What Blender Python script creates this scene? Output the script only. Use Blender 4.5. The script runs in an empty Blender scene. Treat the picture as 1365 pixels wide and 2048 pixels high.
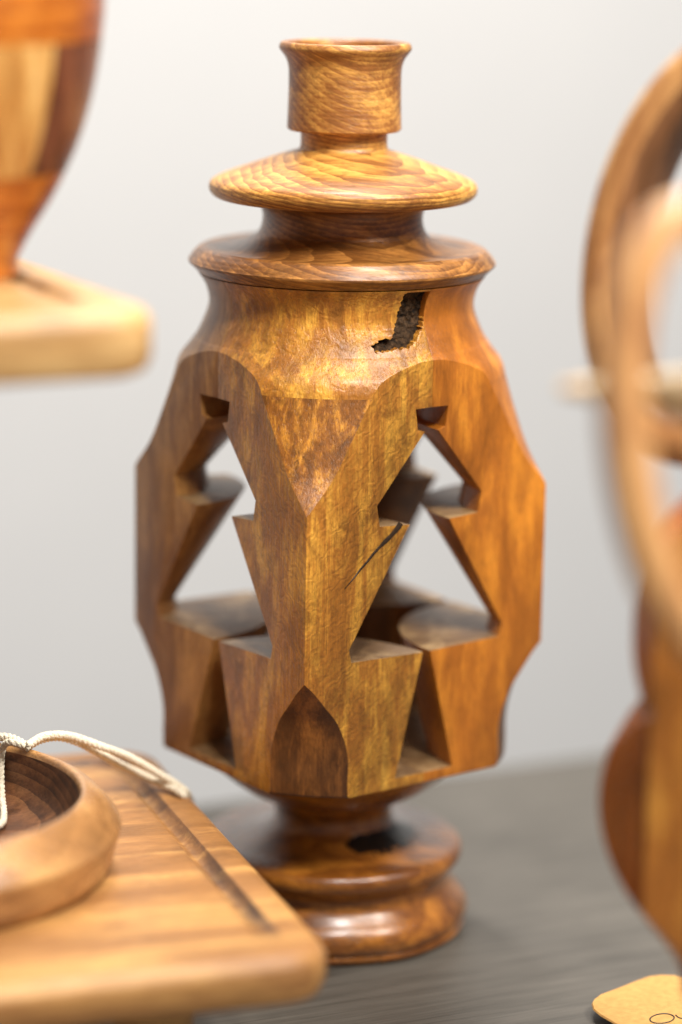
import bpy, bmesh, math, random
from mathutils import Vector, Matrix, noise as mnoise
R = math.radians
random.seed(7)

# ------------------------------------------------------------------ camera
sc = bpy.context.scene
col = sc.collection
CAM = Vector((0.0027, -0.7668, 0.2858)); YAW, PITCH, ROLL, FPX = -0.0024, 0.2157, 0.0167, 5744.5
W, H = 1365.0, 2048.0
fw = Vector((math.sin(YAW)*math.cos(PITCH), math.cos(YAW)*math.cos(PITCH), -math.sin(PITCH)))
r0 = Vector((math.cos(YAW), -math.sin(YAW), 0)); u0 = r0.cross(fw)
rt = r0*math.cos(ROLL) + u0*math.sin(ROLL); up = -r0*math.sin(ROLL) + u0*math.cos(ROLL)
cd = bpy.data.cameras.new('camera'); cam = bpy.data.objects.new('camera', cd); col.objects.link(cam)
m = Matrix((rt, up, -fw)).transposed().to_4x4(); m.translation = CAM
cam.matrix_world = m
cd.sensor_fit = 'VERTICAL'; cd.sensor_height = 36.0; cd.sensor_width = 24.0
cd.lens = FPX/H*36.0
cd.clip_start = 0.02; cd.clip_end = 50
cd.dof.use_dof = True; cd.dof.focus_distance = 0.737; cd.dof.aperture_fstop = 3.3
cd.dof.aperture_blades = 0
sc.camera = cam

# ------------------------------------------------------------------ world, lamps, exposure
world = bpy.data.worlds.new('World'); sc.world = world; world.use_nodes = True
bg = world.node_tree.nodes['Background']
bg.inputs[0].default_value = (0.93, 0.96, 1.0, 1); bg.inputs[1].default_value = 0.17

def lamp(name, loc, target, size, power, colour):
    ld = bpy.data.lights.new(name, 'AREA'); ld.shape = 'DISK'; ld.size = size
    ld.energy = power; ld.color = colour
    o = bpy.data.objects.new(name, ld); col.objects.link(o); o.location = loc
    o.rotation_euler = (Vector(target)-Vector(loc)).to_track_quat('-Z', 'Y').to_euler()
    return o
lamp('key_lamp', (0.46, -0.50, 0.80), (0.0, 0.0, 0.12), 0.34, 8.6, (1.0, 0.955, 0.90))
lamp('front_lamp', (0.12, -0.50, 0.80), (0.0, 0.0, 0.1), 0.10, 3.2, (1.0, 0.96, 0.905))
lamp('top_lamp', (0.15, -0.07, 0.90), (0.0, 0.0, 0.05), 0.10, 2.6, (1.0, 0.965, 0.92))
lamp('wall_lamp', (0.0, 0.22, 0.90), (-0.02, 0.44, 0.10), 0.14, 4.2, (1.0, 0.97, 0.935))

sc.view_settings.view_transform = 'Standard'; sc.view_settings.look = 'None'
sc.view_settings.exposure = 0.42; sc.view_settings.gamma = 1.0
sc.view_settings.use_curve_mapping = False
sc.cycles.use_denoising = True
sc.cycles.sample_clamp_indirect = 3.0

# ------------------------------------------------------------------ helpers
def ray(x, y): return fw + rt*((x-W/2)/FPX) + up*((H/2-y)/FPX)
def at_z(x, y, z):                      # photo direction met with a real height
    d = ray(x, y); return CAM + d*((z-CAM.z)/d.z)
def at_d(x, y, dist): return CAM + ray(x, y)*dist

def tag(o, label=None, cat=None, kind=None, group=None):
    if label: o['label'] = label
    if cat: o['category'] = cat
    if kind: o['kind'] = kind
    if group: o['group'] = group
    return o
def thing(name, label, cat, loc=(0, 0, 0), rz=0.0):
    o = bpy.data.objects.new(name, None); col.objects.link(o); o.empty_display_size = 0.02
    o.location = loc; o.rotation_euler = (0, 0, rz); return tag(o, label, cat)
def mesh_obj(name, me, mat, parent=None, smooth=30):
    o = bpy.data.objects.new(name, me); col.objects.link(o)
    if mat is not None:
        me.materials.clear(); me.materials.append(mat)
    if smooth:
        me.polygons.foreach_set('use_smooth', [True]*len(me.polygons))
        me.set_sharp_from_angle(angle=R(smooth))
    o.parent = parent
    return o
def from_data(name, vs, fs, mat, parent=None, smooth=30):
    me = bpy.data.meshes.new(name); me.from_pydata([tuple(v) for v in vs], [], fs); me.validate(); me.update()
    bm = bmesh.new(); bm.from_mesh(me); bmesh.ops.recalc_face_normals(bm, faces=bm.faces); bm.to_mesh(me); bm.free()
    return mesh_obj(name, me, mat, parent, smooth)

def spline(pts, n=6):
    """Catmull-Rom through 2-tuples; a third entry 's' marks a sharp point."""
    out = []; N = len(pts)
    for i in range(N-1):
        p1, p2 = pts[i], pts[i+1]
        p0 = pts[i-1] if i > 0 and len(p1) < 3 else p1
        p3 = pts[i+2] if i+2 < N and len(p2) < 3 else p2
        for k in range(n):
            t = k/n; q = []
            for d in (0, 1):
                a, b, c, e = p0[d], p1[d], p2[d], p3[d]
                q.append(0.5*((2*b)+(-a+c)*t+(2*a-5*b+4*c-e)*t*t+(-a+3*b-3*c+e)*t**3))
            out.append(tuple(q))
    out.append(tuple(pts[-1][:2])); return out
def lathe_data(prof, seg=128, cx=0.0, cy=0.0, a0=0.0):
    """Closed solid from an (r, z) list, bottom to top; ends are capped on the axis."""
    vs, fs = [], []; n = len(prof)
    for r, z in prof:
        for j in range(seg):
            t = a0+2*math.pi*j/seg; vs.append((cx+r*math.cos(t), cy+r*math.sin(t), z))
    for i in range(n-1):
        for j in range(seg):
            k = (j+1) % seg; fs.append((i*seg+j, i*seg+k, (i+1)*seg+k, (i+1)*seg+j))
    fs.append(tuple(reversed(range(seg)))); fs.append(tuple((n-1)*seg+j for j in range(seg)))
    return vs, fs
def boolean_mesh(base, others, ops):
    """base, others: (verts, faces); returns the evaluated mesh."""
    tmp = []
    def mk(d):
        me = bpy.data.meshes.new('tmp'); me.from_pydata(d[0], [], d[1]); me.update()
        bm = bmesh.new(); bm.from_mesh(me); bmesh.ops.recalc_face_normals(bm, faces=bm.faces); bm.to_mesh(me); bm.free()
        o = bpy.data.objects.new('tmp', me); col.objects.link(o); tmp.append(o); return o
    b = mk(base)
    for d, op in zip(others, ops):
        md = b.modifiers.new('b', 'BOOLEAN'); md.operation = op; md.solver = 'EXACT'; md.object = mk(d)
    dg = bpy.context.evaluated_depsgraph_get()
    me = bpy.data.meshes.new_from_object(b.evaluated_get(dg))
    for o in tmp:
        bpy.data.objects.remove(o, do_unlink=True)
    return me
def box_data(x0, x1, y0, y1, z0, z1):
    vs = [(x, y, z) for z in (z0, z1) for x, y in ((x0, y0), (x1, y0), (x1, y1), (x0, y1))]
    return vs, [(3, 2, 1, 0), (4, 5, 6, 7), (0, 1, 5, 4), (1, 2, 6, 5), (2, 3, 7, 6), (3, 0, 4, 7)]

# ------------------------------------------------------------------ materials
def srgb(c):
    f = lambda v: (v/255/12.92) if v <= 10 else ((v/255+0.055)/1.055)**2.4
    return tuple(f(v) for v in c)+(1,)
class NT:
    def __init__(s, name):
        s.m = bpy.data.materials.new(name); s.m.use_nodes = True; s.t = s.m.node_tree
        s.b = s.t.nodes['Principled BSDF']
    def n(s, typ, **kw):
        nd = s.t.nodes.new(typ)
        for k, v in kw.items():
            if k.startswith('i_'): nd.inputs[k[2:].replace('_', ' ')].default_value = v
            else: setattr(nd, k, v)
        return nd
    def l(s, a, b): s.t.links.new(a, b)
    def ramp(s, fac, stops, interp='LINEAR'):
        r = s.n('ShaderNodeValToRGB'); r.color_ramp.interpolation = interp
        e = r.color_ramp.elements
        while len(e) < len(stops): e.new(0.5)
        for q, (p, c) in zip(e, stops): q.position = p; q.color = c
        s.l(fac, r.inputs[0]); return r.outputs[0]
    def mix(s, fac, a, b, mode='MIX'):
        x = s.n('ShaderNodeMix', data_type='RGBA', blend_type=mode)
        for v, i in ((fac, 0), (a, 6), (b, 7)):
            if hasattr(v, 'is_linked'): s.l(v, x.inputs[i])
            else: x.inputs[i].default_value = v
        return x.outputs[2]
    def math(s, op, a, b=0.0, clamp=False):
        x = s.n('ShaderNodeMath', operation=op, use_clamp=clamp)
        for v, i in ((a, 0), (b, 1)):
            if hasattr(v, 'is_linked'): s.l(v, x.inputs[i])
            else: x.inputs[i].default_value = v
        return x.outputs[0]
    def coords(s, loc=(0, 0, 0), rot=(0, 0, 0), scale=(1, 1, 1), src=None):
        if src is None:
            src = s.n('ShaderNodeTexCoord').outputs['Object']
        mp = s.n('ShaderNodeMapping')
        mp.inputs['Location'].default_value = loc; mp.inputs['Rotation'].default_value = rot
        mp.inputs['Scale'].default_value = scale
        s.l(src, mp.inputs[0]); return mp.outputs[0]
    def noise(s, vec, scale, detail=4, rough=0.55, dist=0.0):
        x = s.n('ShaderNodeTexNoise'); s.l(vec, x.inputs['Vector'])
        x.inputs['Scale'].default_value = scale; x.inputs['Detail'].default_value = detail
        x.inputs['Roughness'].default_value = rough; x.inputs['Distortion'].default_value = dist
        return x.outputs['Fac']

def wood(name, light, mid, dark, seed=0.0, rot=(0, 0, 0), grain=1.0, mottle=0.5, curl=0.0, rough=0.34, coat=0.25,
         bump=0.3, streak=0.5, mscale=1.0, stain=None, tool=0.0, speck=0.35, long=0.28):
    """Grain runs along local Z after rot. Lengths in centimetres inside the graph."""
    t = NT(name); sd = (seed*3.1, seed*1.7+2, seed*2.3)
    base = t.coords(sd, rot, (100, 100, 100))
    fig = t.noise(t.coords(scale=(1.0, 1.0, long), src=base), 0.9*mscale, 5, 0.6, 0.9)
    ringv = t.coords(scale=(1.0, 0.45, 0.10), src=base)
    wv = t.n('ShaderNodeTexWave', wave_type='BANDS', bands_direction='X', wave_profile='SAW')
    t.l(ringv, wv.inputs['Vector']); wv.inputs['Scale'].default_value = 0.55*grain
    wv.inputs['Distortion'].default_value = 5.5; wv.inputs['Detail'].default_value = 3.0
    wv.inputs['Detail Scale'].default_value = 0.8
    fib = t.noise(t.coords(scale=(9, 9, 0.55), src=base), 2.2, 4, 0.65, 0.2)
    mot = t.noise(t.coords(scale=(1.2, 1.2, 0.7), src=base), 1.5*mscale, 7, 0.68, 0.5)
    v = t.math('ADD', t.math('MULTIPLY', fig, 0.62), t.math('MULTIPLY', wv.outputs['Fac'], 0.16*streak*2))
    v = t.math('ADD', v, t.math('MULTIPLY', fib, 0.22))
    c = t.ramp(v, [(0.30, tuple(q*0.62 for q in dark[:3])+(1,)), (0.42, dark), (0.54, mid), (0.70, light)])
    mm = t.ramp(mot, [(0.44, (0, 0, 0, 1)), (0.60, (1, 1, 1, 1))])
    big = t.ramp(t.noise(t.coords((7, 3, 1), scale=(1, 1, 0.7), src=base), 0.55*mscale, 2, 0.5), [(0.40, (0.12, 0.12, 0.12, 1)), (0.60, (1, 1, 1, 1))])
    c = t.mix(t.math('MULTIPLY', t.math('MULTIPLY', mm, big), mottle), c, tuple(q*0.38 for q in dark[:3])+(1,), 'MIX')
    sp_ = t.noise(t.coords((3, 9, 5), scale=(1, 1, 0.55), src=base), 7.5, 4, 0.7, 0.4)
    sm = t.ramp(sp_, [(0.48, (0, 0, 0, 1)), (0.66, (1, 1, 1, 1))])
    c = t.mix(t.math('MULTIPLY', sm, speck), c, tuple(q*0.42 for q in dark[:3])+(1,))
    # pores: short dark dashes along the grain
    po = t.noise(t.coords(scale=(16, 16, 1.6), src=base), 2.0, 2, 0.5)
    pm = t.ramp(po, [(0.62, (0, 0, 0, 1)), (0.70, (1, 1, 1, 1))])
    c = t.mix(t.math('MULTIPLY', pm, 0.38), c, tuple(q*0.35 for q in dark[:3])+(1,))
    hgt = t.math('SUBTRACT', fib, t.math('MULTIPLY', pm, 0.5))
    if tool:        # fine rings left by the turning tool
        tw = t.n('ShaderNodeTexWave', wave_type='BANDS', bands_direction='Z', wave_profile='SIN')
        t.l(t.coords(scale=(3, 3, 100)), tw.inputs['Vector']); tw.inputs['Scale'].default_value = 2.6
        tw.inputs['Distortion'].default_value = 2.5; tw.inputs['Detail'].default_value = 2.0
        hgt = t.math('ADD', hgt, t.math('MULTIPLY', tw.outputs['Fac'], tool))
    if curl:
        cu = t.n('ShaderNodeTexWave', wave_type='BANDS', bands_direction='DIAGONAL', wave_profile='SIN')
        t.l(base, cu.inputs['Vector']); cu.inputs['Scale'].default_value = 1.9
        cu.inputs['Distortion'].default_value = 13.0; cu.inputs['Detail'].default_value = 3.5
        cu.inputs['Detail Scale'].default_value = 1.2
        cm = t.ramp(t.noise(t.coords((4, 8, 2), src=base), 0.8, 2), [(0.38, (0.1, 0.1, 0.1, 1)), (0.6, (1, 1, 1, 1))])
        c = t.mix(t.math('MULTIPLY', t.math('MULTIPLY', cu.outputs['Fac'], cm), curl), c, tuple(q*0.55 for q in mid[:3])+(1,))
        hgt = t.math('SUBTRACT', hgt, t.math('MULTIPLY', cu.outputs['Fac'], 0.4))
    if stain:       # dark juice stain that has crept inwards from the channel along the right and back edges
        hw, hd, g0, deep, amt = stain
        sx = t.n('ShaderNodeSeparateXYZ'); t.l(t.n('ShaderNodeTexCoord').outputs['Object'], sx.inputs[0])
        ux = t.math('SUBTRACT', hw, sx.outputs['X']); uy = t.math('SUBTRACT', hd, sx.outputs['Y'])
        uf = t.math('ADD', sx.outputs['Y'], hd)
        u = t.math('MINIMUM', ux, uy)
        nz = t.noise(t.coords(sd, scale=(1, 1, 1), src=t.coords(scale=(100, 55, 100))), 0.8, 4, 0.6)
        reach = t.math('MULTIPLY', t.math('SUBTRACT', nz, 0.26), deep*3.0)
        a = t.math('SUBTRACT', 1.0, t.math('DIVIDE', t.math('SUBTRACT', u, g0), t.math('MAXIMUM', reach, 0.002)), True)
        a = t.math('MULTIPLY', a, t.math('MULTIPLY', t.math('SUBTRACT', u, g0-0.0006), 1200, True))
        a = t.math('MULTIPLY', t.math('MULTIPLY', a, a), t.math('MULTIPLY', t.math('SUBTRACT', uf, g0+0.003), 130, True))
        a = t.math('MULTIPLY', a, t.math('MULTIPLY', t.math('SUBTRACT', nz, 0.25), 2.6, True))
        c = t.mix(t.math('MULTIPLY', a, amt, True), c, S((52, 36, 32)))
    t.l(c, t.b.inputs['Base Color'])
    rg = t.math('ADD', t.math('MULTIPLY', mot, 0.22), rough-0.11); t.l(rg, t.b.inputs['Roughness'])
    t.b.inputs['Coat Weight'].default_value = coat; t.b.inputs['Coat Roughness'].default_value = 0.22
    bp = t.n('ShaderNodeBump'); bp.inputs['Strength'].default_value = bump; bp.inputs['Distance'].default_value = 0.0004
    t.l(hgt, bp.inputs['Height']); t.l(bp.outputs[0], t.b.inputs['Normal'])
    return t.m
S = srgb
GOLD = (S((252, 204, 92)), S((236, 172, 66)), S((182, 116, 42)))
BROWN = (S((218, 166, 96)), S((192, 140, 78)), S((144, 96, 50)))
ORANGE = (S((240, 168, 66)), S((220, 138, 42)), S((178, 104, 30)))
M = {}
M['arm_front'] = wood('wood_gold_figured', *GOLD, seed=1, mottle=0.75, curl=0.26, rough=0.34, mscale=1.35, streak=0.15, coat=0.15, bump=0.5, speck=0.45)
M['arm_shaded'] = wood('wood_turned_shaded', S((192, 128, 60)), S((152, 96, 44)), S((98, 58, 26)), seed=3, mottle=0.5, mscale=1.3, streak=0.1, rough=0.36, coat=0.1, speck=0.4)
M['arm_mottled'] = wood('wood_turned_mottled', S((246, 190, 80)), S((220, 150, 54)), S((150, 92, 32)), seed=2, mottle=0.9, mscale=2.2, streak=0.1, rough=0.33, coat=0.2, bump=0.5, speck=0.6)
M['arm_right'] = wood('wood_orange', *ORANGE, seed=4, mottle=0.22, rough=0.38, streak=0.1, coat=0.1, speck=0.2)
M['arm_left'] = wood('wood_brown', *BROWN, seed=8, mottle=0.25, rough=0.38, streak=0.1, coat=0.1, speck=0.25)
M['arm_back'] = wood('wood_brown_back', S((168, 118, 62)), S((138, 92, 46)), S((92, 56, 28)), seed=12, mottle=0.4, streak=0.15, coat=0.1)
M['collar'] = wood('wood_collar', S((214, 156, 82)), S((176, 118, 56)), S((118, 72, 30)), seed=15, rot=(0, R(82), R(15)), mottle=0.55, grain=4.0, streak=0.4, rough=0.36, coat=0.2, tool=0.45, speck=0.45, long=0.12)
M['lid'] = wood('wood_lid', S((244, 196, 104)), S((216, 156, 72)), S((150, 94, 38)), seed=18, rot=(0, R(84), R(8)), mottle=0.35, grain=5.0, streak=0.45, rough=0.42, coat=0.1, tool=0.45, speck=0.4, long=0.12)
M['cup'] = wood('wood_cup', S((246, 200, 112)), S((218, 160, 78)), S((152, 96, 44)), seed=21, rot=(0, R(70), R(30)), mottle=0.5, streak=0.25, grain=3.0, rough=0.42, coat=0.1, tool=0.3, speck=0.4, long=0.15)
M['base'] = wood('wood_base', S((224, 156, 68)), S((196, 124, 44)), S((136, 78, 26)), seed=26, rot=(0, R(80), R(40)), mottle=0.55, streak=0.2, rough=0.24, coat=0.6, tool=0.1, speck=0.3)
M['board'] = wood('wood_board', S((234, 188, 116)), S((214, 162, 94)), S((164, 114, 64)), seed=31, rot=(0, R(90), 0), mottle=0.25, grain=1.6, rough=0.46, coat=0.0, streak=0.12, mscale=0.9, long=0.10, speck=0.2, stain=(0.115, 0.085, 0.0095, 0.014, 1.0))
M['bowl'] = wood('wood_bowl', S((222, 174, 112)), S((202, 152, 94)), S((166, 118, 70)), seed=37, rot=(0, R(88), R(14)), mottle=0.05, mscale=0.6, rough=0.28, coat=0.4, streak=0.2)
M['bowl_in'] = wood('wood_bowl_inside', S((156, 106, 66)), S((116, 74, 45)), S((68, 42, 26)), seed=38, rot=(0, R(88), R(8)), mottle=0.5, rough=0.45, grain=2.2, coat=0.0)
M['pale'] = wood('wood_pale', S((222, 184, 126)), S((206, 164, 106)), S((180, 136, 82)), seed=41, rot=(0, R(90), 0), mottle=0.03, rough=0.45, coat=0.1, speck=0.05, streak=0.2, stain=(0.090, 0.059, 0.011, 0.008, 1.0))
M['peg'] = wood('wood_peg', S((244, 220, 176)), S((236, 200, 146)), S((206, 160, 100)), seed=44, mottle=0.02, rough=0.4, speck=0.05)
M['seg_orange'] = wood('wood_segment_orange', S((216, 142, 58)), S((198, 114, 34)), S((168, 88, 22)), seed=45, rot=(0, R(90), 0), mottle=0.1, rough=0.3, coat=0.15)
M['seg_rust'] = wood('wood_segment_rust', S((196, 112, 38)), S((174, 88, 22)), S((140, 64, 16)), seed=46, rot=(0, R(90), 0), mottle=0.1, rough=0.3, coat=0.4)
M['seg_cream'] = wood('wood_segment_cream', S((232, 192, 128)), S((216, 164, 92)), S((186, 126, 60)), seed=48, mottle=0.05, rough=0.3, coat=0.15)
M['seg_brown'] = wood('wood_segment_brown', S((142, 84, 52)), S((116, 62, 36)), S((82, 40, 24)), seed=52, mottle=0.1, rough=0.3, coat=0.15)
M['loop_tan'] = wood('wood_loop_tan', S((228, 180, 116)), S((208, 152, 92)), S((168, 114, 66)), seed=57, mottle=0.03, grain=1.2, rough=0.3, coat=0.3, streak=0.15, speck=0.1)
M['loop_cream'] = wood('wood_loop_cream', S((244, 206, 146)), S((228, 178, 112)), S((184, 128, 72)), seed=58, mottle=0.05, rough=0.3, coat=0.3, speck=0.1)
M['loop_shaded'] = wood('wood_loop_shaded', S((172, 122, 78)), S((150, 102, 64)), S((118, 78, 48)), seed=59, streak=0.15, mottle=0.05, speck=0.15, rough=0.3, coat=0.3)
M['loop_pale'] = wood('wood_loop_pale', S((226, 178, 120)), S((204, 152, 96)), S((168, 116, 70)), seed=60, mottle=0.05, rough=0.35, coat=0.2, speck=0.1)
M['sculpt_shaded'] = wood('wood_sculpture_shaded', S((204, 118, 46)), S((176, 90, 28)), S((128, 58, 18)), seed=63, mottle=0.2, rough=0.28, coat=0.4, speck=0.1)
M['sculpt'] = wood('wood_sculpture', S((230, 168, 78)), S((210, 142, 56)), S((172, 104, 36)), seed=61, mottle=0.08, rough=0.28, coat=0.4, speck=0.1, streak=0.12)

def simple(name, c, rough=0.6, bump=0.0, bscale=400.0, c2=None, spec=0.5, nscale=90.0):
    t = NT(name); co = t.n('ShaderNodeTexCoord').outputs['Object']
    nz = t.noise(co, nscale, 5, 0.6)
    t.l(t.ramp(nz, [(0.35, c), (0.68, c2 or tuple(q*0.8 for q in c[:3])+(1,))]), t.b.inputs['Base Color'])
    t.b.inputs['Roughness'].default_value = rough; t.b.inputs['Specular IOR Level'].default_value = spec
    if bump:
        bp = t.n('ShaderNodeBump'); bp.inputs['Strength'].default_value = bump; bp.inputs['Distance'].default_value = 0.001
        t.l(t.noise(co, bscale, 4), bp.inputs['Height']); t.l(bp.outputs[0], t.b.inputs['Normal'])
    return t.m
M['void'] = simple('black_bark_void', (0.003, 0.0025, 0.002, 1), 0.75, 1.0, 900, (0.10, 0.055, 0.026, 1), nscale=700, spec=0.15)
M['scorch'] = simple('scorched_wood', S((70, 48, 28)), 0.6, 0.4, 500, S((40, 28, 18)), nscale=700)
M['ledge_sheen'] = wood('wood_ledge_sheen', S((204, 170, 122)), S((180, 146, 102)), S((136, 102, 66)), seed=65, mottle=0.2, rough=0.42, coat=0.0, streak=0.1, speck=0.15)  # ledge tops: pale reflection of the wall put into the colour
M['knot'] = simple('black_knot', (0.004, 0.0035, 0.003, 1), 0.15, 0.3, 300, (0.012, 0.010, 0.008, 1))
M['string'] = simple('cotton_string', S((236, 226, 204)), 0.9, 0.5, 2500, S((214, 200, 172)), nscale=800)
M['card'] = simple('kraft_card', S((206, 158, 88)), 0.8, 0.15, 1800, S((190, 142, 76)), nscale=500)
M['ink'] = simple('pen_ink', (0.03, 0.028, 0.03, 1), 0.6)
M['wall'] = simple('wall_paint', (0.585, 0.578, 0.568, 1), 0.75, 0.12, 260, (0.57, 0.564, 0.555, 1), spec=0.25, nscale=14)

def table_mat():
    t = NT('table_grey_laminate')
    b = t.coords((0.3, 0.1, 0), (0, 0, 0), (100, 100, 100))
    a1 = t.noise(t.coords(scale=(0.16, 3.2, 1), src=b), 1.0, 5, 0.6, 0.4)
    a2 = t.noise(t.coords(scale=(0.5, 14, 1), src=b), 1.0, 3, 0.6, 0.1)
    a3 = t.noise(b, 0.25, 3)
    v = t.math('ADD', t.math('ADD', t.math('MULTIPLY', a1, 0.45), t.math('MULTIPLY', a2, 0.4)), t.math('MULTIPLY', a3, 0.15))
    c = t.ramp(v, [(0.34, S((64, 60, 53))), (0.50, S((86, 81, 73))), (0.66, S((104, 98, 89)))])
    t.l(c, t.b.inputs['Base Color']); t.b.inputs['Roughness'].default_value = 0.5
    bp = t.n('ShaderNodeBump'); bp.inputs['Strength'].default_value = 0.3; bp.inputs['Distance'].default_value = 0.0003
    t.l(a2, bp.inputs['Height']); t.l(bp.outputs[0], t.b.inputs['Normal'])
    return t.m
M['table'] = table_mat()

# ------------------------------------------------------------------ setting: table and wall (both turned 22 degrees)
TY = R(25.0); e1 = Vector((math.cos(TY), math.sin(TY), 0)); e2 = Vector((-math.sin(TY), math.cos(TY), 0))
WP = Vector((0.0545, 0.148, 0))
def oriented(name, data, mat, loc, rz, kind):
    o = from_data(name, data[0], data[1], mat, None, 0); o.location = loc; o.rotation_euler = (0, 0, rz)
    o['kind'] = kind; return o
oriented('table', box_data(-1.2, 1.2, -0.72, -0.002, -0.03, 0.0), M['table'], WP, TY, 'structure')
oriented('wall', box_data(-1.8, 1.8, 0.34, 0.42, -0.9, 1.6), M['wall'], WP, TY, 'structure')

# ------------------------------------------------------------------ the carved lantern
A = 0.04; PHI = -0.1359
lantern = thing('wooden_lantern', 'carved openwork wooden lantern with lid, black knots and turned foot', 'lantern')
Rz = [(0.0512, 0.0470), (0.0518, 0.0474, 's'), (0.0560, 0.0475), (0.0605, 0.0474), (0.0645, 0.0477), (0.0682, 0.0484), (0.0727, 0.0497), (0.0766, 0.0517), (0.0813, 0.0543), (0.0842, 0.0564),
      (0.0880, 0.0590), (0.0930, 0.0620, 's'), (0.1200, 0.0610, 's'), (0.1283, 0.0566), (0.1367, 0.0514), (0.1471, 0.0476), (0.1560, 0.0449), (0.1585, 0.0443),
      (0.1612, 0.0432), (0.1640, 0.0410), (0.1660, 0.0396), (0.1666, 0.0391, 's'), (0.1700, 0.0374), (0.1754, 0.0356), (0.1802, 0.0364), (0.1838, 0.0386)]
outer = [(r, z) for z, r in spline(Rz, 5)]
def outer_r(z):
    for (ra, za), (rb, zb) in zip(outer, outer[1:]):
        if za <= z <= zb: return ra+(rb-ra)*(z-za)/max(zb-za, 1e-9)
    return outer[-1][0]
VOID = [(800, 574), (862, 568), (865, 578), (854, 612), (846, 650), (832, 684), (818, 696), (790, 700), (752, 706), (742, 692), (760, 680), (784, 676), (792, 640), (803, 606), (806, 590)]
def arm_mesh(dg):
    S_ = 0.0655
    g = [(0.040, None), (0.0539, None), (0.0540, 0.0098+dg), (0.0874, 0.0012), (0.0880, 0.0250+dg), (0.0915, 0.0258+dg), (0.1226, 0.0066+dg),
         (0.1232, 0.0165+dg), (0.1288, 0.0175+dg), (0.1468, 0.0022+dg), (0.1475, 0.0046+dg), (0.1530, 0.0054+dg), (0.1536, None), (0.20, None)]
    inner = [(S_ if q is None else A-q, z) for z, q in g]
    # subdivide long rows so that the curved inside shades evenly
    pr = []
    for (ra, za), (rb, zb) in zip(inner, inner[1:]):
        k = max(1, int((zb-za)/0.006)); pr += [(ra+(rb-ra)*i/k, za+(zb-za)*i/k) for i in range(k)]
    pr.append(inner[-1])
    q = 0.00004
    return boolean_mesh(box_data(q, A, q, A, 0.0513, 0.1837), [lathe_data(outer, 160, a0=0.011), lathe_data(pr, 128, A, A, a0=0.0123)], ['INTERSECT', 'INTERSECT'])
# black voids in the wood: ragged inlays that follow the turned surface
def inside(poly, x, y):
    c = False; j = len(poly)-1
    for i in range(len(poly)):
        (xi, yi), (xj, yj) = poly[i], poly[j]
        if (yi > y) != (yj > y) and x < (xj-xi)*(y-yi)/(yj-yi)+xi: c = not c
        j = i
    return c
def hit_lathe(x, y, rfun, z0, z1):
    """angle and height where the view line meets a turned surface"""
    d = ray(x, y); best = None; t = 0.60
    while t < 0.83:
        P = CAM+d*t
        if z0 <= P.z <= z1 and math.hypot(P.x, P.y) <= rfun(P.z): return math.atan2(P.y, P.x), P.z
        t += 0.0002
    return None
def void_cutter(px, amp):
    pl = [hit_lathe(x, y, outer_r, 0.150, 0.1837) for x, y in px]; out = []
    for (t0, z0), (t1, z1) in zip(pl, pl[1:]+pl[:1]):
        k = max(2, int(math.hypot((t1-t0)*0.037, z1-z0)/0.0005))
        for i in range(k):
            t, z = t0+(t1-t0)*i/k, z0+(z1-z0)*i/k
            out.append((t+amp*0.020*mnoise.noise(Vector((t*40, z*1100, 1)))+amp*0.014*mnoise.noise(Vector((t*90, z*2600, 4))), min(0.1832, z+amp*0.0007*mnoise.noise(Vector((t*60, z*1800, 7))))))
    n_ = len(out); vs_ = []
    for q_ in (0.0300, 0.0500):
        vs_ += [(q_*math.cos(t), q_*math.sin(t), z) for t, z in out]
    return vs_, [tuple(range(n_)), tuple(range(2*n_-1, n_-1, -1))]+[(a, (a+1) % n_, n_+(a+1) % n_, n_+a) for a in range(n_)]
def carve(me, cutter, rz):
    c, s_ = math.cos(-rz), math.sin(-rz)
    cv = [(x*c-y*s_, x*s_+y*c, z) for x, y, z in cutter[0]]
    return boolean_mesh(([tuple(v.co) for v in me.vertices], [tuple(p.vertices) for p in me.polygons]), [(cv, cutter[1])], ['DIFFERENCE'])
def soften(me, w):
    o = bpy.data.objects.new('tmp', me); col.objects.link(o)
    md = o.modifiers.new('b', 'BEVEL'); md.width = w; md.segments = 2; md.limit_method = 'ANGLE'; md.angle_limit = R(38)
    r = bpy.data.meshes.new_from_object(o.evaluated_get(bpy.context.evaluated_depsgraph_get()))
    bpy.data.objects.remove(o, do_unlink=True); return r
am = arm_mesh(0.0); aml = arm_mesh(0.003)
arms = []
def volume(me):
    bm = bmesh.new(); bm.from_mesh(me); v = bm.calc_volume(); bm.free(); return abs(v)
V0 = volume(am); front_cut = am; carved = False
for amp in (1.0, 0.8, 0.6, 0.45, 0.3, 0.15, 0.0):       # the most ragged outline that still cuts cleanly
    me_ = carve(am, void_cutter(VOID, amp), R(-135)+PHI)
    if 0.95*V0 < volume(me_) < 0.9999*V0: front_cut = me_; carved = True; break
am_s, aml_s = soften(am, 0.0004), soften(aml, 0.0004)
front_me, right_me = soften(front_cut, 0.0004), soften(am, 0.0004)
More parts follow.
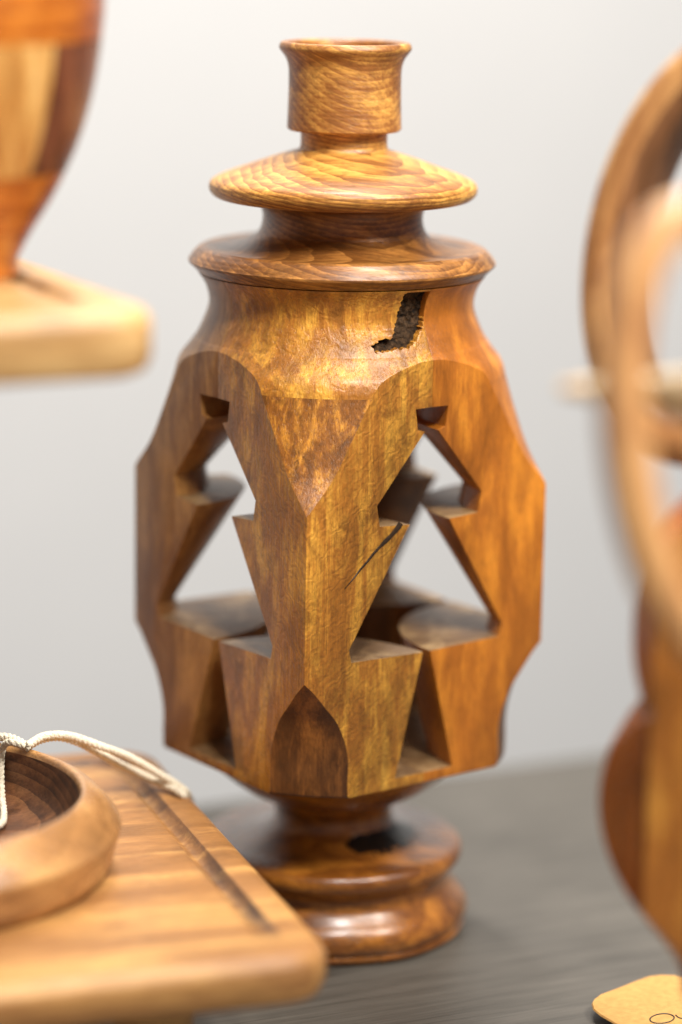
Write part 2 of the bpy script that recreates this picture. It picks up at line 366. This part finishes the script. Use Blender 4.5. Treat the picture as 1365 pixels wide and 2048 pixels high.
for nm, ang, me in (('arm_front', -90, front_me), ('arm_right', 0, right_me), ('arm_back', 90, am_s), ('arm_left', 180, aml_s)):
    o = mesh_obj('arm', me, M[nm], lantern, 28); me.materials.append(M['ledge_sheen']); me.materials.append(M['arm_shaded']); me.materials.append(M['arm_mottled'] if nm == 'arm_front' else M[nm])
    for f_ in me.polygons:
        c_ = f_.center; r_ = math.hypot(c_.x, c_.y)
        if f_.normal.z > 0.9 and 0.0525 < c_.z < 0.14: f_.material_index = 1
        elif abs(r_-outer_r(c_.z)) < 0.0005 and (f_.normal.x*c_.x+f_.normal.y*c_.y) > 0.7*r_:     # turned surfaces: underside shade painted into the colour low down, mottled figure above
            if c_.z < 0.0850: f_.material_index = 2
            elif 0.126 < c_.z < 0.1566: f_.material_index = 3
    o.rotation_euler = (0, 0, R(ang-45)+PHI); arms.append(o)

def lathe_part(name, prof, mat, parent, seg=144, n=5, smooth=32):
    vs, fs = lathe_data([(r, z) for z, r in spline([(z, r)+tuple(x) for r, z, *x in prof], n)], seg)
    return from_data(name, vs, fs, mat, parent, smooth)
collar = lathe_part('collar', [(0.0001, 0.1840, 's'), (0.0386, 0.1840, 's'), (0.0398, 0.1852), (0.0411, 0.1864, 's'), (0.0412, 0.1870, 's'), (0.0398, 0.1890), (0.0384, 0.1903, 's'), (0.0374, 0.1907, 's'),
    (0.0345, 0.1904), (0.0310, 0.1906), (0.0270, 0.1917), (0.0235, 0.1935), (0.0219, 0.1958), (0.0214, 0.1987), (0.0219, 0.2010), (0.0232, 0.2026, 's'), (0.0001, 0.2027, 's')], M['collar'], lantern)
lid = lathe_part('lid', [(0.0001, 0.2028, 's'), (0.0234, 0.2028, 's'), (0.0290, 0.2029), (0.0335, 0.2036), (0.0354, 0.2050), (0.0358, 0.2066), (0.0351, 0.2081), (0.0320, 0.2097), (0.0257, 0.2120), (0.0190, 0.2144),
    (0.0140, 0.2160), (0.0120, 0.2166, 's'), (0.0116, 0.2175), (0.0115, 0.2195), (0.0116, 0.2215, 's'), (0.0001, 0.2215, 's')], M['lid'], lantern)
cup = lathe_part('candle_cup', [(0.0001, 0.2216, 's'), (0.0146, 0.2216, 's'), (0.0152, 0.2221, 's'), (0.0150, 0.2280), (0.0149, 0.2340), (0.0150, 0.2380), (0.0157, 0.2404), (0.0168, 0.2420), (0.0175, 0.2430), (0.0174, 0.2440),
    (0.0168, 0.2447), (0.0156, 0.2447), (0.0147, 0.2441), (0.0140, 0.2440, 's'), (0.0135, 0.2430), (0.0130, 0.2300, 's'), (0.0001, 0.2290, 's')], M['cup'], lantern)
base_prof = [(0.0001, 0.0, 's'), (0.0360, 0.0, 's'), (0.0366, 0.0008), (0.0372, 0.0014), (0.0371, 0.0022, 's'), (0.0364, 0.0027, 's'), (0.0371, 0.0033, 's'), (0.0377, 0.0045), (0.0378, 0.0064), (0.0368, 0.0090), (0.0345, 0.0115),
    (0.0327, 0.0140), (0.0326, 0.0165), (0.0338, 0.0186), (0.0356, 0.0202), (0.0364, 0.0219), (0.0362, 0.0237), (0.0350, 0.0250), (0.0320, 0.0256), (0.0270, 0.0262), (0.0215, 0.0276), (0.0178, 0.0298), (0.0163, 0.0325),
    (0.0168, 0.0352), (0.0200, 0.0380), (0.0270, 0.0420), (0.0345, 0.0480), (0.0378, 0.0511, 's'), (0.0001, 0.0512, 's')]
base = lathe_part('foot', base_prof, M['base'], lantern)
# the base rim is worn: dent its right side
for v in base.data.vertices:
    t = math.atan2(v.co.y, v.co.x); r = math.hypot(v.co.x, v.co.y)
    k = 0.0006*mnoise.noise(Vector((math.cos(t)*2, math.sin(t)*2, v.co.z*60)))
    if r > 0.03: v.co.x += k*math.cos(t); v.co.y += k*math.sin(t)

def inlay(name, px, rfun, z0, z1, mat, parent, step=0.0003, lift=0.00012, rag=0.0008, rough=0.00012):
    poly = [q for q in (hit_lathe(x, y, rfun, z0, z1) for x, y in px) if q]
    rm = rfun(sum(q[1] for q in poly)/len(poly)); P = [(t*rm, z) for t, z in poly]
    x0, x1 = min(p[0] for p in P)-0.001, max(p[0] for p in P)+0.001; y0, y1 = min(p[1] for p in P)-0.001, max(p[1] for p in P)+0.001
    nx, ny = int((x1-x0)/step)+1, int((y1-y0)/step)+1; idx = {}; vs = []; fs = []
    def vert(i, j):
        if (i, j) not in idx:
            u, z = x0+i*step, y0+j*step; t = u/rm
            r = rfun(z)+lift+rough*mnoise.noise(Vector((u*900, z*900, 3)))
            idx[(i, j)] = len(vs); vs.append((r*math.cos(t), r*math.sin(t), z))
        return idx[(i, j)]
    for i in range(nx):
        for j in range(ny):
            u, z = x0+(i+.5)*step, y0+(j+.5)*step
            du = rag*mnoise.noise(Vector((u*1100, z*1100, 0)))+rag*0.8*mnoise.noise(Vector((u*3000, z*3000, 5)))
            dz = rag*mnoise.noise(Vector((u*1100, z*1100, 9)))
            if inside(P, u+du, z+dz): fs.append((vert(i, j), vert(i+1, j), vert(i+1, j+1), vert(i, j+1)))
    return from_data(name, vs, fs, mat, parent, 60)
vx, vy = sum(p[0] for p in VOID)/len(VOID), sum(p[1] for p in VOID)/len(VOID)
v1 = inlay('bark_void', [(vx+(x-vx)*1.12, vy+(y-vy)*1.05+2) for x, y in VOID], outer_r, 0.150, 0.1834, M['void'], lantern, lift=-0.0019, rag=0.0003, rough=0.0006)
v1['label'] = 'black bark-filled void'
bsp = [(r, z) for z, r in spline([(z, r)+tuple(x) for r, z, *x in base_prof], 5)]
def base_r(z):
    best = 0.0
    for (ra, za), (rb, zb) in zip(bsp[5:], bsp[6:]):
        if min(za, zb) <= z <= max(za, zb) and abs(zb-za) > 1e-9: best = max(best, ra+(rb-ra)*(z-za)/(zb-za))
    return best
kn = inlay('knot', [(688, 1690), (696, 1678), (718, 1668), (748, 1663), (776, 1655), (793, 1644), (812, 1644), (828, 1658), (830, 1676), (812, 1694), (780, 1704), (740, 1707), (710, 1703)],
           base_r, 0.0215, 0.040, M['knot'], lantern, step=0.0005, rag=0.0006)
kn['label'] = 'glossy black knot'
# split on the front arm's right face, from the notch down to the ridge
ang = PHI-math.pi/4; nrm = Vector((math.cos(ang), math.sin(ang), 0))
def on_face(x, y, off):
    d = ray(x, y); s = (A+off-CAM.dot(nrm))/d.dot(nrm); return CAM+d*s
pts = [(803, 1046, 8), (797, 1054, 8), (786, 1068, 6), (774, 1082, 6.5), (762, 1094, 4), (749, 1108, 4), (735, 1124, 3), (722, 1140, 3), (709, 1155, 2), (698, 1168, 1.5), (688, 1178, 1)]
vs = []; fs = []
for i, (x, y, w) in enumerate(pts):
    x += random.uniform(-2, 2)
    vs += [on_face(x-w*0.55, y-w*0.4, 0.00015), on_face(x+random.uniform(-1, 1), y, 0.00030), on_face(x+w*0.55, y+w*0.4, 0.00015)]
    if i: fs += [(3*i-3, 3*i-2, 3*i+1, 3*i), (3*i-2, 3*i-1, 3*i+2, 3*i+1)]
from_data('crack', vs, fs, M['scorch'], lantern, 60)

# ------------------------------------------------------------------ boards with a juice groove
def rr_loop(w, d, inset, rc, nc=8, ns=10):
    hw, hd = w/2-inset, d/2-inset; r = max(rc, 0.001); out = []
    cs = [(hw-r, hd-r, 0), (-hw+r, hd-r, 90), (-hw+r, -hd+r, 180), (hw-r, -hd+r, 270)]
    for k, (cx, cy, a) in enumerate(cs):
        arc = [(cx+r*math.cos(R(a+90*i/nc)), cy+r*math.sin(R(a+90*i/nc))) for i in range(nc+1)]
        out += arc
        nxc = cs[(k+1) % 4]; nx = (nxc[0]+r*math.cos(R(nxc[2])), nxc[1]+r*math.sin(R(nxc[2]))); p = arc[-1]
        out += [(p[0]+(nx[0]-p[0])*i/ns, p[1]+(nx[1]-p[1])*i/ns) for i in range(1, ns)]
    return out
def board(parent, w, d, h, rc, er, g0, gw, gd, mat, gmat, grc):
    prof = [(er*1.0, 0.0), (er*0.3, er*0.3), (0, er), (0, h-er)]
    prof += [(er*(1-math.cos(R(a))), h-er+er*math.sin(R(a))) for a in (15, 30, 45, 60, 75, 90)]
    prof += [(g0-0.0015, h), (g0, h-0.0002)]
    gp = [(g0+gw*t, h-0.0002-gd*math.sin(math.pi*t)) for t in (0, .12, .25, .4, .5, .6, .75, .88, 1)]
    tail = [(g0+gw, h-0.0002), (g0+gw+0.0015, h), (g0+gw+0.02, h)]
    def strip(name, pr, mt, par, caps):
        vs, fs = [], []; n = None
        for ins, z in pr:
            rcc = rc-ins if ins < g0-0.002 else grc
            lp = rr_loop(w, d, ins, max(rcc, 0.004)); n = len(lp)
            for x, y in lp:     # the channel runs out towards the front edge
                k = min(1, max(0, (y+d/2-g0-gw)/0.018)); k = k*k*(3-2*k)
                vs.append((x, y, z if ins < g0-0.002 else h-(h-z)*k))
        for i in range(len(pr)-1):
            for j in range(n):
                k = (j+1) % n; fs.append((i*n+j, i*n+k, (i+1)*n+k, (i+1)*n+j))
        if 'b' in caps: fs.append(tuple(reversed(range(n))))
        if 't' in caps: fs.append(tuple((len(pr)-1)*n+j for j in range(n)))
        return from_data(name, vs, fs, mt, par, 35)
    strip('slab', prof, mat, parent, 'b'); strip('panel', tail, mat, parent, 't')
    strip('groove', gp, gmat, parent, '')

BW, BD, BH, ZB = 0.23, 0.170, 0.0125, 0.0470
BY = R(19.0); b1 = Vector((math.cos(BY), math.sin(BY), 0)); b2 = Vector((-math.sin(BY), math.cos(BY), 0))
nc_ = at_z(684, 1908, ZB); bc = Vector((nc_.x, nc_.y, 0)) - b1*(BW/2) + b2*(BD/2)
cb = thing('cutting_board', 'brown grooved cutting board on low feet, under the bowl', 'cutting board', bc, BY)
board(cb, BW, BD, BH, 0.013, 0.0044, 0.0095, 0.0056, 0.0024, M['board'], M['board'], 0.010)
for ch in list(cb.children):
    for v in ch.data.vertices: v.co.z += ZB-BH
for sx in (-1, 1):
    for sy in (-1, 1):
        ft = lathe_part('foot', [(0.0001, 0.0, 's'), (0.008, 0.0, 's'), (0.009, 0.002), (0.0095, 0.02), (0.011, ZB-BH-0.0002, 's'), (0.0001, ZB-BH-0.0001, 's')], M['board'], cb, 32)
        ft.location = (sx*(BW/2-0.035), sy*(BD/2-0.035), 0)

# pale board raised on a pedestal, with the segmented vase on it
PY = R(25.0); f1 = Vector((math.cos(PY), math.sin(PY), 0)); f2 = Vector((-math.sin(PY), math.cos(PY), 0))
PW, PD, PH = 0.18, 0.118, 0.0150; PT = 0.1957
pc = Vector((-0.0366, -0.1562, PT-PH)) - f1*(PW/2) + f2*(PD/2)
pb = thing('display_board', 'pale raised wooden display board holding the segmented vase', 'display board', (pc.x, pc.y, 0), PY)
board(pb, PW, PD, PH, 0.012, 0.0040, 0.011, 0.0056, 0.0022, M['pale'], M['pale'], 0.010)
for ch in list(pb.children):
    for v in ch.data.vertices: v.co.z += PT-PH
ped = [(0.0001, ZB+0.0002, 's'), (0.017, ZB+0.0002, 's'), (0.017, ZB+0.005, 's'), (0.011, ZB+0.011), (0.0085, ZB+0.025), (0.0085, 0.15), (0.012, 0.17), (0.016, PT-PH-0.0002, 's'), (0.0001, PT-PH-0.0001, 's')]
pd_ = lathe_part('pedestal', ped, M['pale'], pb, 48)
pw = Vector((-0.178, -0.150, 0)); loc = pw-Vector((pc.x, pc.y, 0))
pd_.location = (loc.dot(f1), loc.dot(f2), 0)

vase = thing('segmented_vase', 'rounded vase of orange, cream and brown wood segments', 'vase', (-0.0986, -0.1034, PT+0.0002))
VP = [(0.0255, 0.0), (0.0250, 0.003), (0.0285, 0.010), (0.0335, 0.018), (0.0368, 0.0245), (0.0405, 0.0330), (0.0440, 0.0450), (0.0460, 0.0570), (0.0470, 0.0670), (0.0468, 0.080), (0.0440, 0.094), (0.0390, 0.104)]
VS = 0.936
vp = spline([(z*VS, r*VS) for r, z in VP], 6)
def v_r(z):
    for (za, ra), (zb, rb) in zip(vp, vp[1:]):
        if za <= z <= zb: return ra+(rb-ra)*(z-za)/(zb-za)
    return vp[-1][1]
def vseg(z0, z1, t0, t1, mat):
    nz, nt, th = 7, 7, 0.006; vs = []; fs = []; gt = 0.004
    for ly in (0, 1):
        for i in range(nz+1):
            z = z0+(z1-z0)*i/nz
            for j in range(nt+1):
                t = t0+gt+(t1-t0-2*gt)*j/nt; r = v_r(z)-(th if ly else 0)
                vs.append((r*math.cos(t), r*math.sin(t), z))
    n = (nz+1)*(nt+1); id_ = lambda l, i, j: l*n+i*(nt+1)+j
    for i in range(nz):
        for j in range(nt):
            fs.append((id_(0, i, j), id_(0, i, j+1), id_(0, i+1, j+1), id_(0, i+1, j))); fs.append((id_(1, i, j), id_(1, i+1, j), id_(1, i+1, j+1), id_(1, i, j+1)))
    for i in range(nz):
        for j in (0, nt): fs.append((id_(0, i, j), id_(0, i+1, j), id_(1, i+1, j), id_(1, i, j)))
    for j in range(nt):
        for i in (0, nz): fs.append((id_(0, i, j), id_(0, i, j+1), id_(1, i, j+1), id_(1, i, j)))
    return from_data('segment', vs, fs, mat, vase, 40)
NS = 10
rows = [(0.0, 0.0258, 0.35, ['seg_orange', 'seg_rust']), (0.0260, 0.0578, 0.0, ['seg_cream', 'seg_brown']), (0.0580, 0.104, 0.3, ['seg_orange', 'seg_rust'])]
T0 = R(-35)
for z0, z1, off, mats in rows:
    z0, z1 = z0*VS, z1*VS
    for k in range(NS):
        t0 = T0+(k+off)*2*math.pi/NS; vseg(z0, z1, t0, t0+2*math.pi/NS, M[mats[(k+1) % 2]])

# ------------------------------------------------------------------ bowl on the board
BS = 0.88
BX = Vector((-0.1076, -0.0960, ZB+0.0002))
bowl = thing('bowl', 'thick-rimmed brown wooden bowl with dark inside, on the cutting board', 'bowl', BX)
rim = [(0.0001, 0.0, 's'), (0.0590, 0.0, 's'), (0.0612, 0.0030), (0.0622, 0.0075), (0.0634, 0.0116), (0.0636, 0.0128), (0.0630, 0.0140), (0.0604, 0.0174), (0.0575, 0.0202), (0.0548, 0.0220), (0.0534, 0.0225), (0.0525, 0.0220), (0.0520, 0.0208, 's')]
rim = [(a*BS, b*BS)+tuple(x) for a, b, *x in rim]
vs, fs = lathe_data([(r, z) for z, r in spline([(z, r)+tuple(x) for r, z, *x in rim], 4)], 120); fs.pop()
from_data('rim', vs, fs, M['bowl'], bowl, 35)
ins = spline([(a*BS, b*BS) for a, b in ((0.0001, 0.0042), (0.030, 0.0042), (0.044, 0.0058), (0.0500, 0.0110), (0.0520, 0.0208))], 6)
vs, fs = lathe_data(ins, 120); fs.pop()
from_data('hollow', vs, fs, M['bowl_in'], bowl, 50)

# ------------------------------------------------------------------ cotton string
def cr3(P, n=10):
    out = []
    for i in range(len(P)-1):
        a, b, c, d = P[max(i-1, 0)], P[i], P[i+1], P[min(i+2, len(P)-1)]
        for k in range(n):
            t = k/n; out.append(0.5*((2*b)+(c-a)*t+(2*a-5*b+4*c-d)*t*t+(3*b-3*c+d-a)*t**3))
    out.append(P[-1]); return out
def tube(path, rad, seg=8, closed=False):
    vs, fs = [], []; n = len(path); rf = rad if callable(rad) else (lambda k: rad)
    up_ = Vector((0, 0, 1)); prev = None
    for i, p in enumerate(path):
        tn = (path[min(i+1, n-1)]-path[max(i-1, 0)]).normalized()
        if prev is None: prev = up_ if abs(tn.z) < 0.9 else Vector((1, 0, 0))
        s = (prev-tn*prev.dot(tn)).normalized(); b = tn.cross(s); prev = s
        for j in range(seg):
            a = 2*math.pi*j/seg; vs.append(p+(s*math.cos(a)+b*math.sin(a))*rf(i/(n-1)))
    for i in range(n-1):
        for j in range(seg):
            k = (j+1) % seg; fs.append((i*seg+j, i*seg+k, (i+1)*seg+k, (i+1)*seg+j))
    fs += [tuple(reversed(range(seg))), tuple((n-1)*seg+j for j in range(seg))]
    return vs, fs
def rope(name, ctrl, parent, rad=0.00105, pitch=0.0042, plies=3):
    path = cr3(ctrl, 24); L = [0.0]
    for a, b in zip(path, path[1:]): L.append(L[-1]+(b-a).length)
    allv, allf = [], []
    for q in range(plies):
        hp = []; prev = Vector((0.1, 0.2, 1))
        for i, p in enumerate(path):
            tn = (path[min(i+1, len(path)-1)]-path[max(i-1, 0)]).normalized(); s = (prev-tn*prev.dot(tn)).normalized(); prev = s; b = tn.cross(s)
            a = 2*math.pi*(L[i]/pitch+q/plies); hp.append(p+(s*math.cos(a)+b*math.sin(a))*rad*0.52)
        v, f = tube(hp, rad*0.60, 6); o = len(allv); allv += v; allf += [tuple(k+o for k in ff) for ff in f]
    return from_data(name, allv, allf, M['string'], parent, 60)
st = thing('string', 'off-white twisted cotton string draped over bowl rim and board edge', 'string')
zr = ZB+0.0205
def zpath(*q): return [at_z(x, y, ZB+z) for x, y, z in q]
rope('strand', zpath((52, 1496, .0205), (80, 1480, .0212), (115, 1474, .0205), (150, 1482, .0185), (195, 1504, .0140), (245, 1532, .0080), (300, 1556, .0032), (345, 1576, .0018), (366, 1590, .0008), (372, 1602, -.004), (374, 1612, -.011)), st)
rope('strand', zpath((55, 1492, .0215), (85, 1474, .0222), (120, 1470, .0215), (155, 1476, .0195), (205, 1494, .0165), (260, 1515, .0115), (315, 1546, .0060), (352, 1568, .0026), (370, 1582, .0010), (378, 1595, -.004), (380, 1605, -.011)), st)
rope('strand', zpath((-40, 1486, .0205), (-5, 1474, .0215), (28, 1478, .0215), (56, 1494, .0205)), st)
rope('strand', zpath((50, 1492, .0213), (22, 1484, .0222), (6, 1496, .0195), (2, 1540, .0140), (4, 1590, .0090), (8, 1630, .0062), (0, 1650, .0058), (-40, 1662, .0056)), st, rad=0.0009)

# ------------------------------------------------------------------ card tag
tagp = [at_z(x, y, 0.0) for x, y in ((1183, 2030), (1187, 2023), (1200, 2013), (1235, 2000), (1275, 1984), (1298, 1976), (1322, 1973), (1350, 1974), (1420, 1988), (1500, 2010), (1512, 2030), (1420, 2080), (1330, 2120), (1300, 2112), (1200, 2054), (1186, 2042))]
zt = 0.0034
ctr = sum(tagp, Vector())/len(tagp)
tg = thing('card_tag', 'tan card tag with handwriting lying on the table at lower right', 'tag', (ctr.x, ctr.y, 0))
n = len(tagp); vs = []
for z, sh in ((zt-0.0008, 0.97), (zt-0.0004, 1.0), (zt, 0.985)):
    vs += [Vector(((p.x-ctr.x)*sh, (p.y-ctr.y)*sh, z)) for p in tagp]
fs = [tuple(reversed(range(n))), tuple(2*n+j for j in range(n))]
for l in (0, 1):
    for j in range(n): k = (j+1) % n; fs.append((l*n+j, l*n+k, (l+1)*n+k, (l+1)*n+j))
from_data('card', vs, fs, M['card'], tg, 20)
def ink(px):
    path = [at_z(x, y, zt+0.0001)-Vector((ctr.x, ctr.y, 0)) for x, y in px]; path = cr3(path, 5)
    v, f = tube(path, 0.00017, 5); from_data('handwriting', v, f, M['ink'], tg, 60)
ink([(1300+24*math.cos(R(a))+ (a/400)*1.0+24, 2037-9.5*math.sin(R(a))-0.08*24*math.cos(R(a))) for a in range(20, 420, 25)])
ink([(1352, 2030), (1358, 2035), (1366, 2037), (1376, 2036), (1390, 2032), (1400, 2040)])
# the tag rests on a loop of its cord
lo = [at_z(x, y, 0.0013)-Vector((ctr.x, ctr.y, 0)) for x, y in ((1400, 2010), (1440, 2012), (1450, 2030), (1410, 2040))]
v, f = tube(cr3(lo, 6), 0.0012, 6); from_data('cord', v, f, M['string'], tg, 60)

# ------------------------------------------------------------------ looped sculpture at the right edge
sp = Vector((0.0910, -0.1524, 0)); SZ, SS = 0.0405, 0.85
scu = thing('loop_sculpture', 'tall polished wooden sculpture with interlinked loops above a scalloped body', 'sculpture', sp)
# turned, scalloped body cut by two flat faces that meet in an upright ridge
bp_ = [(0.0001, 0.0, 's'), (0.012, 0.0, 's'), (0.0140, 0.0090), (0.0195, 0.0170), (0.0280, 0.0280), (0.0340, 0.0400), (0.0364, 0.0520), (0.0350, 0.0640), (0.0300, 0.0750), (0.0262, 0.0805, 's'), (0.0285, 0.0900), (0.0292, 0.1000), (0.0285, 0.1110),
       (0.0250, 0.1230), (0.0190, 0.1330), (0.0120, 0.1400), (0.0060, 0.1430, 's'), (0.0001, 0.1432, 's')]
bl = lathe_data([(r*SS, SZ+z*SS) for z, r in spline([(z, r)+tuple(x) for r, z, *x in bp_], 5)], 96, a0=0.013)
ridge = Vector((-0.0212, -0.0090, 0)); g1 = Vector((1, -0.10, 0)).normalized(); k1 = Vector((-0.62, 0.78, 0)).normalized()
wedge = [ridge, ridge+g1*0.12, ridge+g1*0.12+Vector((0, 0.2, 0)), ridge+k1*0.12+Vector((0, 0.1, 0)), ridge+k1*0.12]
wv = [(p.x, p.y, z) for z in (0.0, 0.26) for p in wedge]
wf = [(4, 3, 2, 1, 0), (5, 6, 7, 8, 9)]+[(j, (j+1) % 5, 5+(j+1) % 5, 5+j) for j in range(5)]
bd = mesh_obj('body', boolean_mesh(bl, [(wv, wf)], ['INTERSECT']), M['sculpt'], scu, 30)
bd.data.materials.append(M['sculpt_shaded'])
for f_ in bd.data.polygons:
    if f_.normal.y > -0.97: f_.material_index = 1        # shade of the sides put into their colour; flat front paler
lathe_part('plinth', [(0.0001, 0.0, 's'), (0.014, 0.0, 's'), (0.014, 0.003, 's'), (0.009, 0.006), (0.009, 0.034), (0.0095, SZ-0.0002, 's'), (0.0001, SZ-0.0001, 's')], M['sculpt'], scu, 40)
def loop(centre, ax, ay, half_w, half_t, name, mat, shade_mats=None):
    """closed band: centre + cos*ax + sin*ay; half_w across the band (along the loop axis), half_t thick"""
    nrm_ = ax.cross(ay).normalized(); vs, fs = [], []; N, K = 96, 20
    for i in range(N):
        t = 2*math.pi*i/N; p = centre+ax*math.cos(t)+ay*math.sin(t)
        tn = (-ax*math.sin(t)+ay*math.cos(t)).normalized(); o = tn.cross(nrm_)
        for j in range(K):
            a = 2*math.pi*j/K; c, s = math.cos(a), math.sin(a); e = 0.6
            vs.append(p-sp+nrm_*half_w*math.copysign(abs(c)**e, c)+o*half_t*math.copysign(abs(s)**e, s))
    for i in range(N):
        for j in range(K):
            k = (i+1) % N; q = (j+1) % K; fs.append((i*K+j, i*K+q, k*K+q, k*K+j))
    o = from_data(name, vs, fs, mat, scu, 60)
    if shade_mats:
        o.data.materials.clear()
        for q in shade_mats: o.data.materials.append(q)
        for f_ in o.data.polygons:
            p = f_.center+sp-centre; q = p-nrm_*p.dot(nrm_); w_ = f_.normal.dot(q.normalized())
            f_.material_index = 0 if w_ > 0.35 else (2 if w_ < -0.35 else 1)  # inward faces darker: shade inside the hoop put into the colour
    return o
def loop_px(x, y, dist, hx, hy, tilt, yaw, hw, ht, mat, shade_mats=None):
    c = at_d(x, y, dist); s = dist/FPX
    ux = rt*math.cos(R(yaw))+fw*math.sin(R(yaw)); axx = (ux*math.cos(R(tilt))+up*math.sin(R(tilt)))*hx*s/math.cos(R(yaw)); ayy = (up*math.cos(R(tilt))-ux*math.sin(R(tilt)))*hy*s
    return loop(c, axx, ayy, hw, ht, 'loop', mat, shade_mats)
loop_px(1462, 495, 0.652, 208, 398, -14, -32, 0.0105, 0.0058, M['loop_tan'], (M['loop_cream'], M['loop_tan'], M['loop_shaded']))
loop_px(1422, 872, 0.55, 176, 440, 7, 20, 0.0045, 0.0044, M['loop_pale'])
rod = [at_d(1122, 777, 0.575), at_d(1200, 778, 0.575), at_d(1290, 782, 0.575), at_d(1345, 790, 0.575), at_d(1440, 800, 0.57)]
v, f = tube([p-sp for p in cr3(rod, 6)], lambda k: 0.0011+0.0050*k, 16); from_data('peg', v, f, M['peg'], scu, 50)
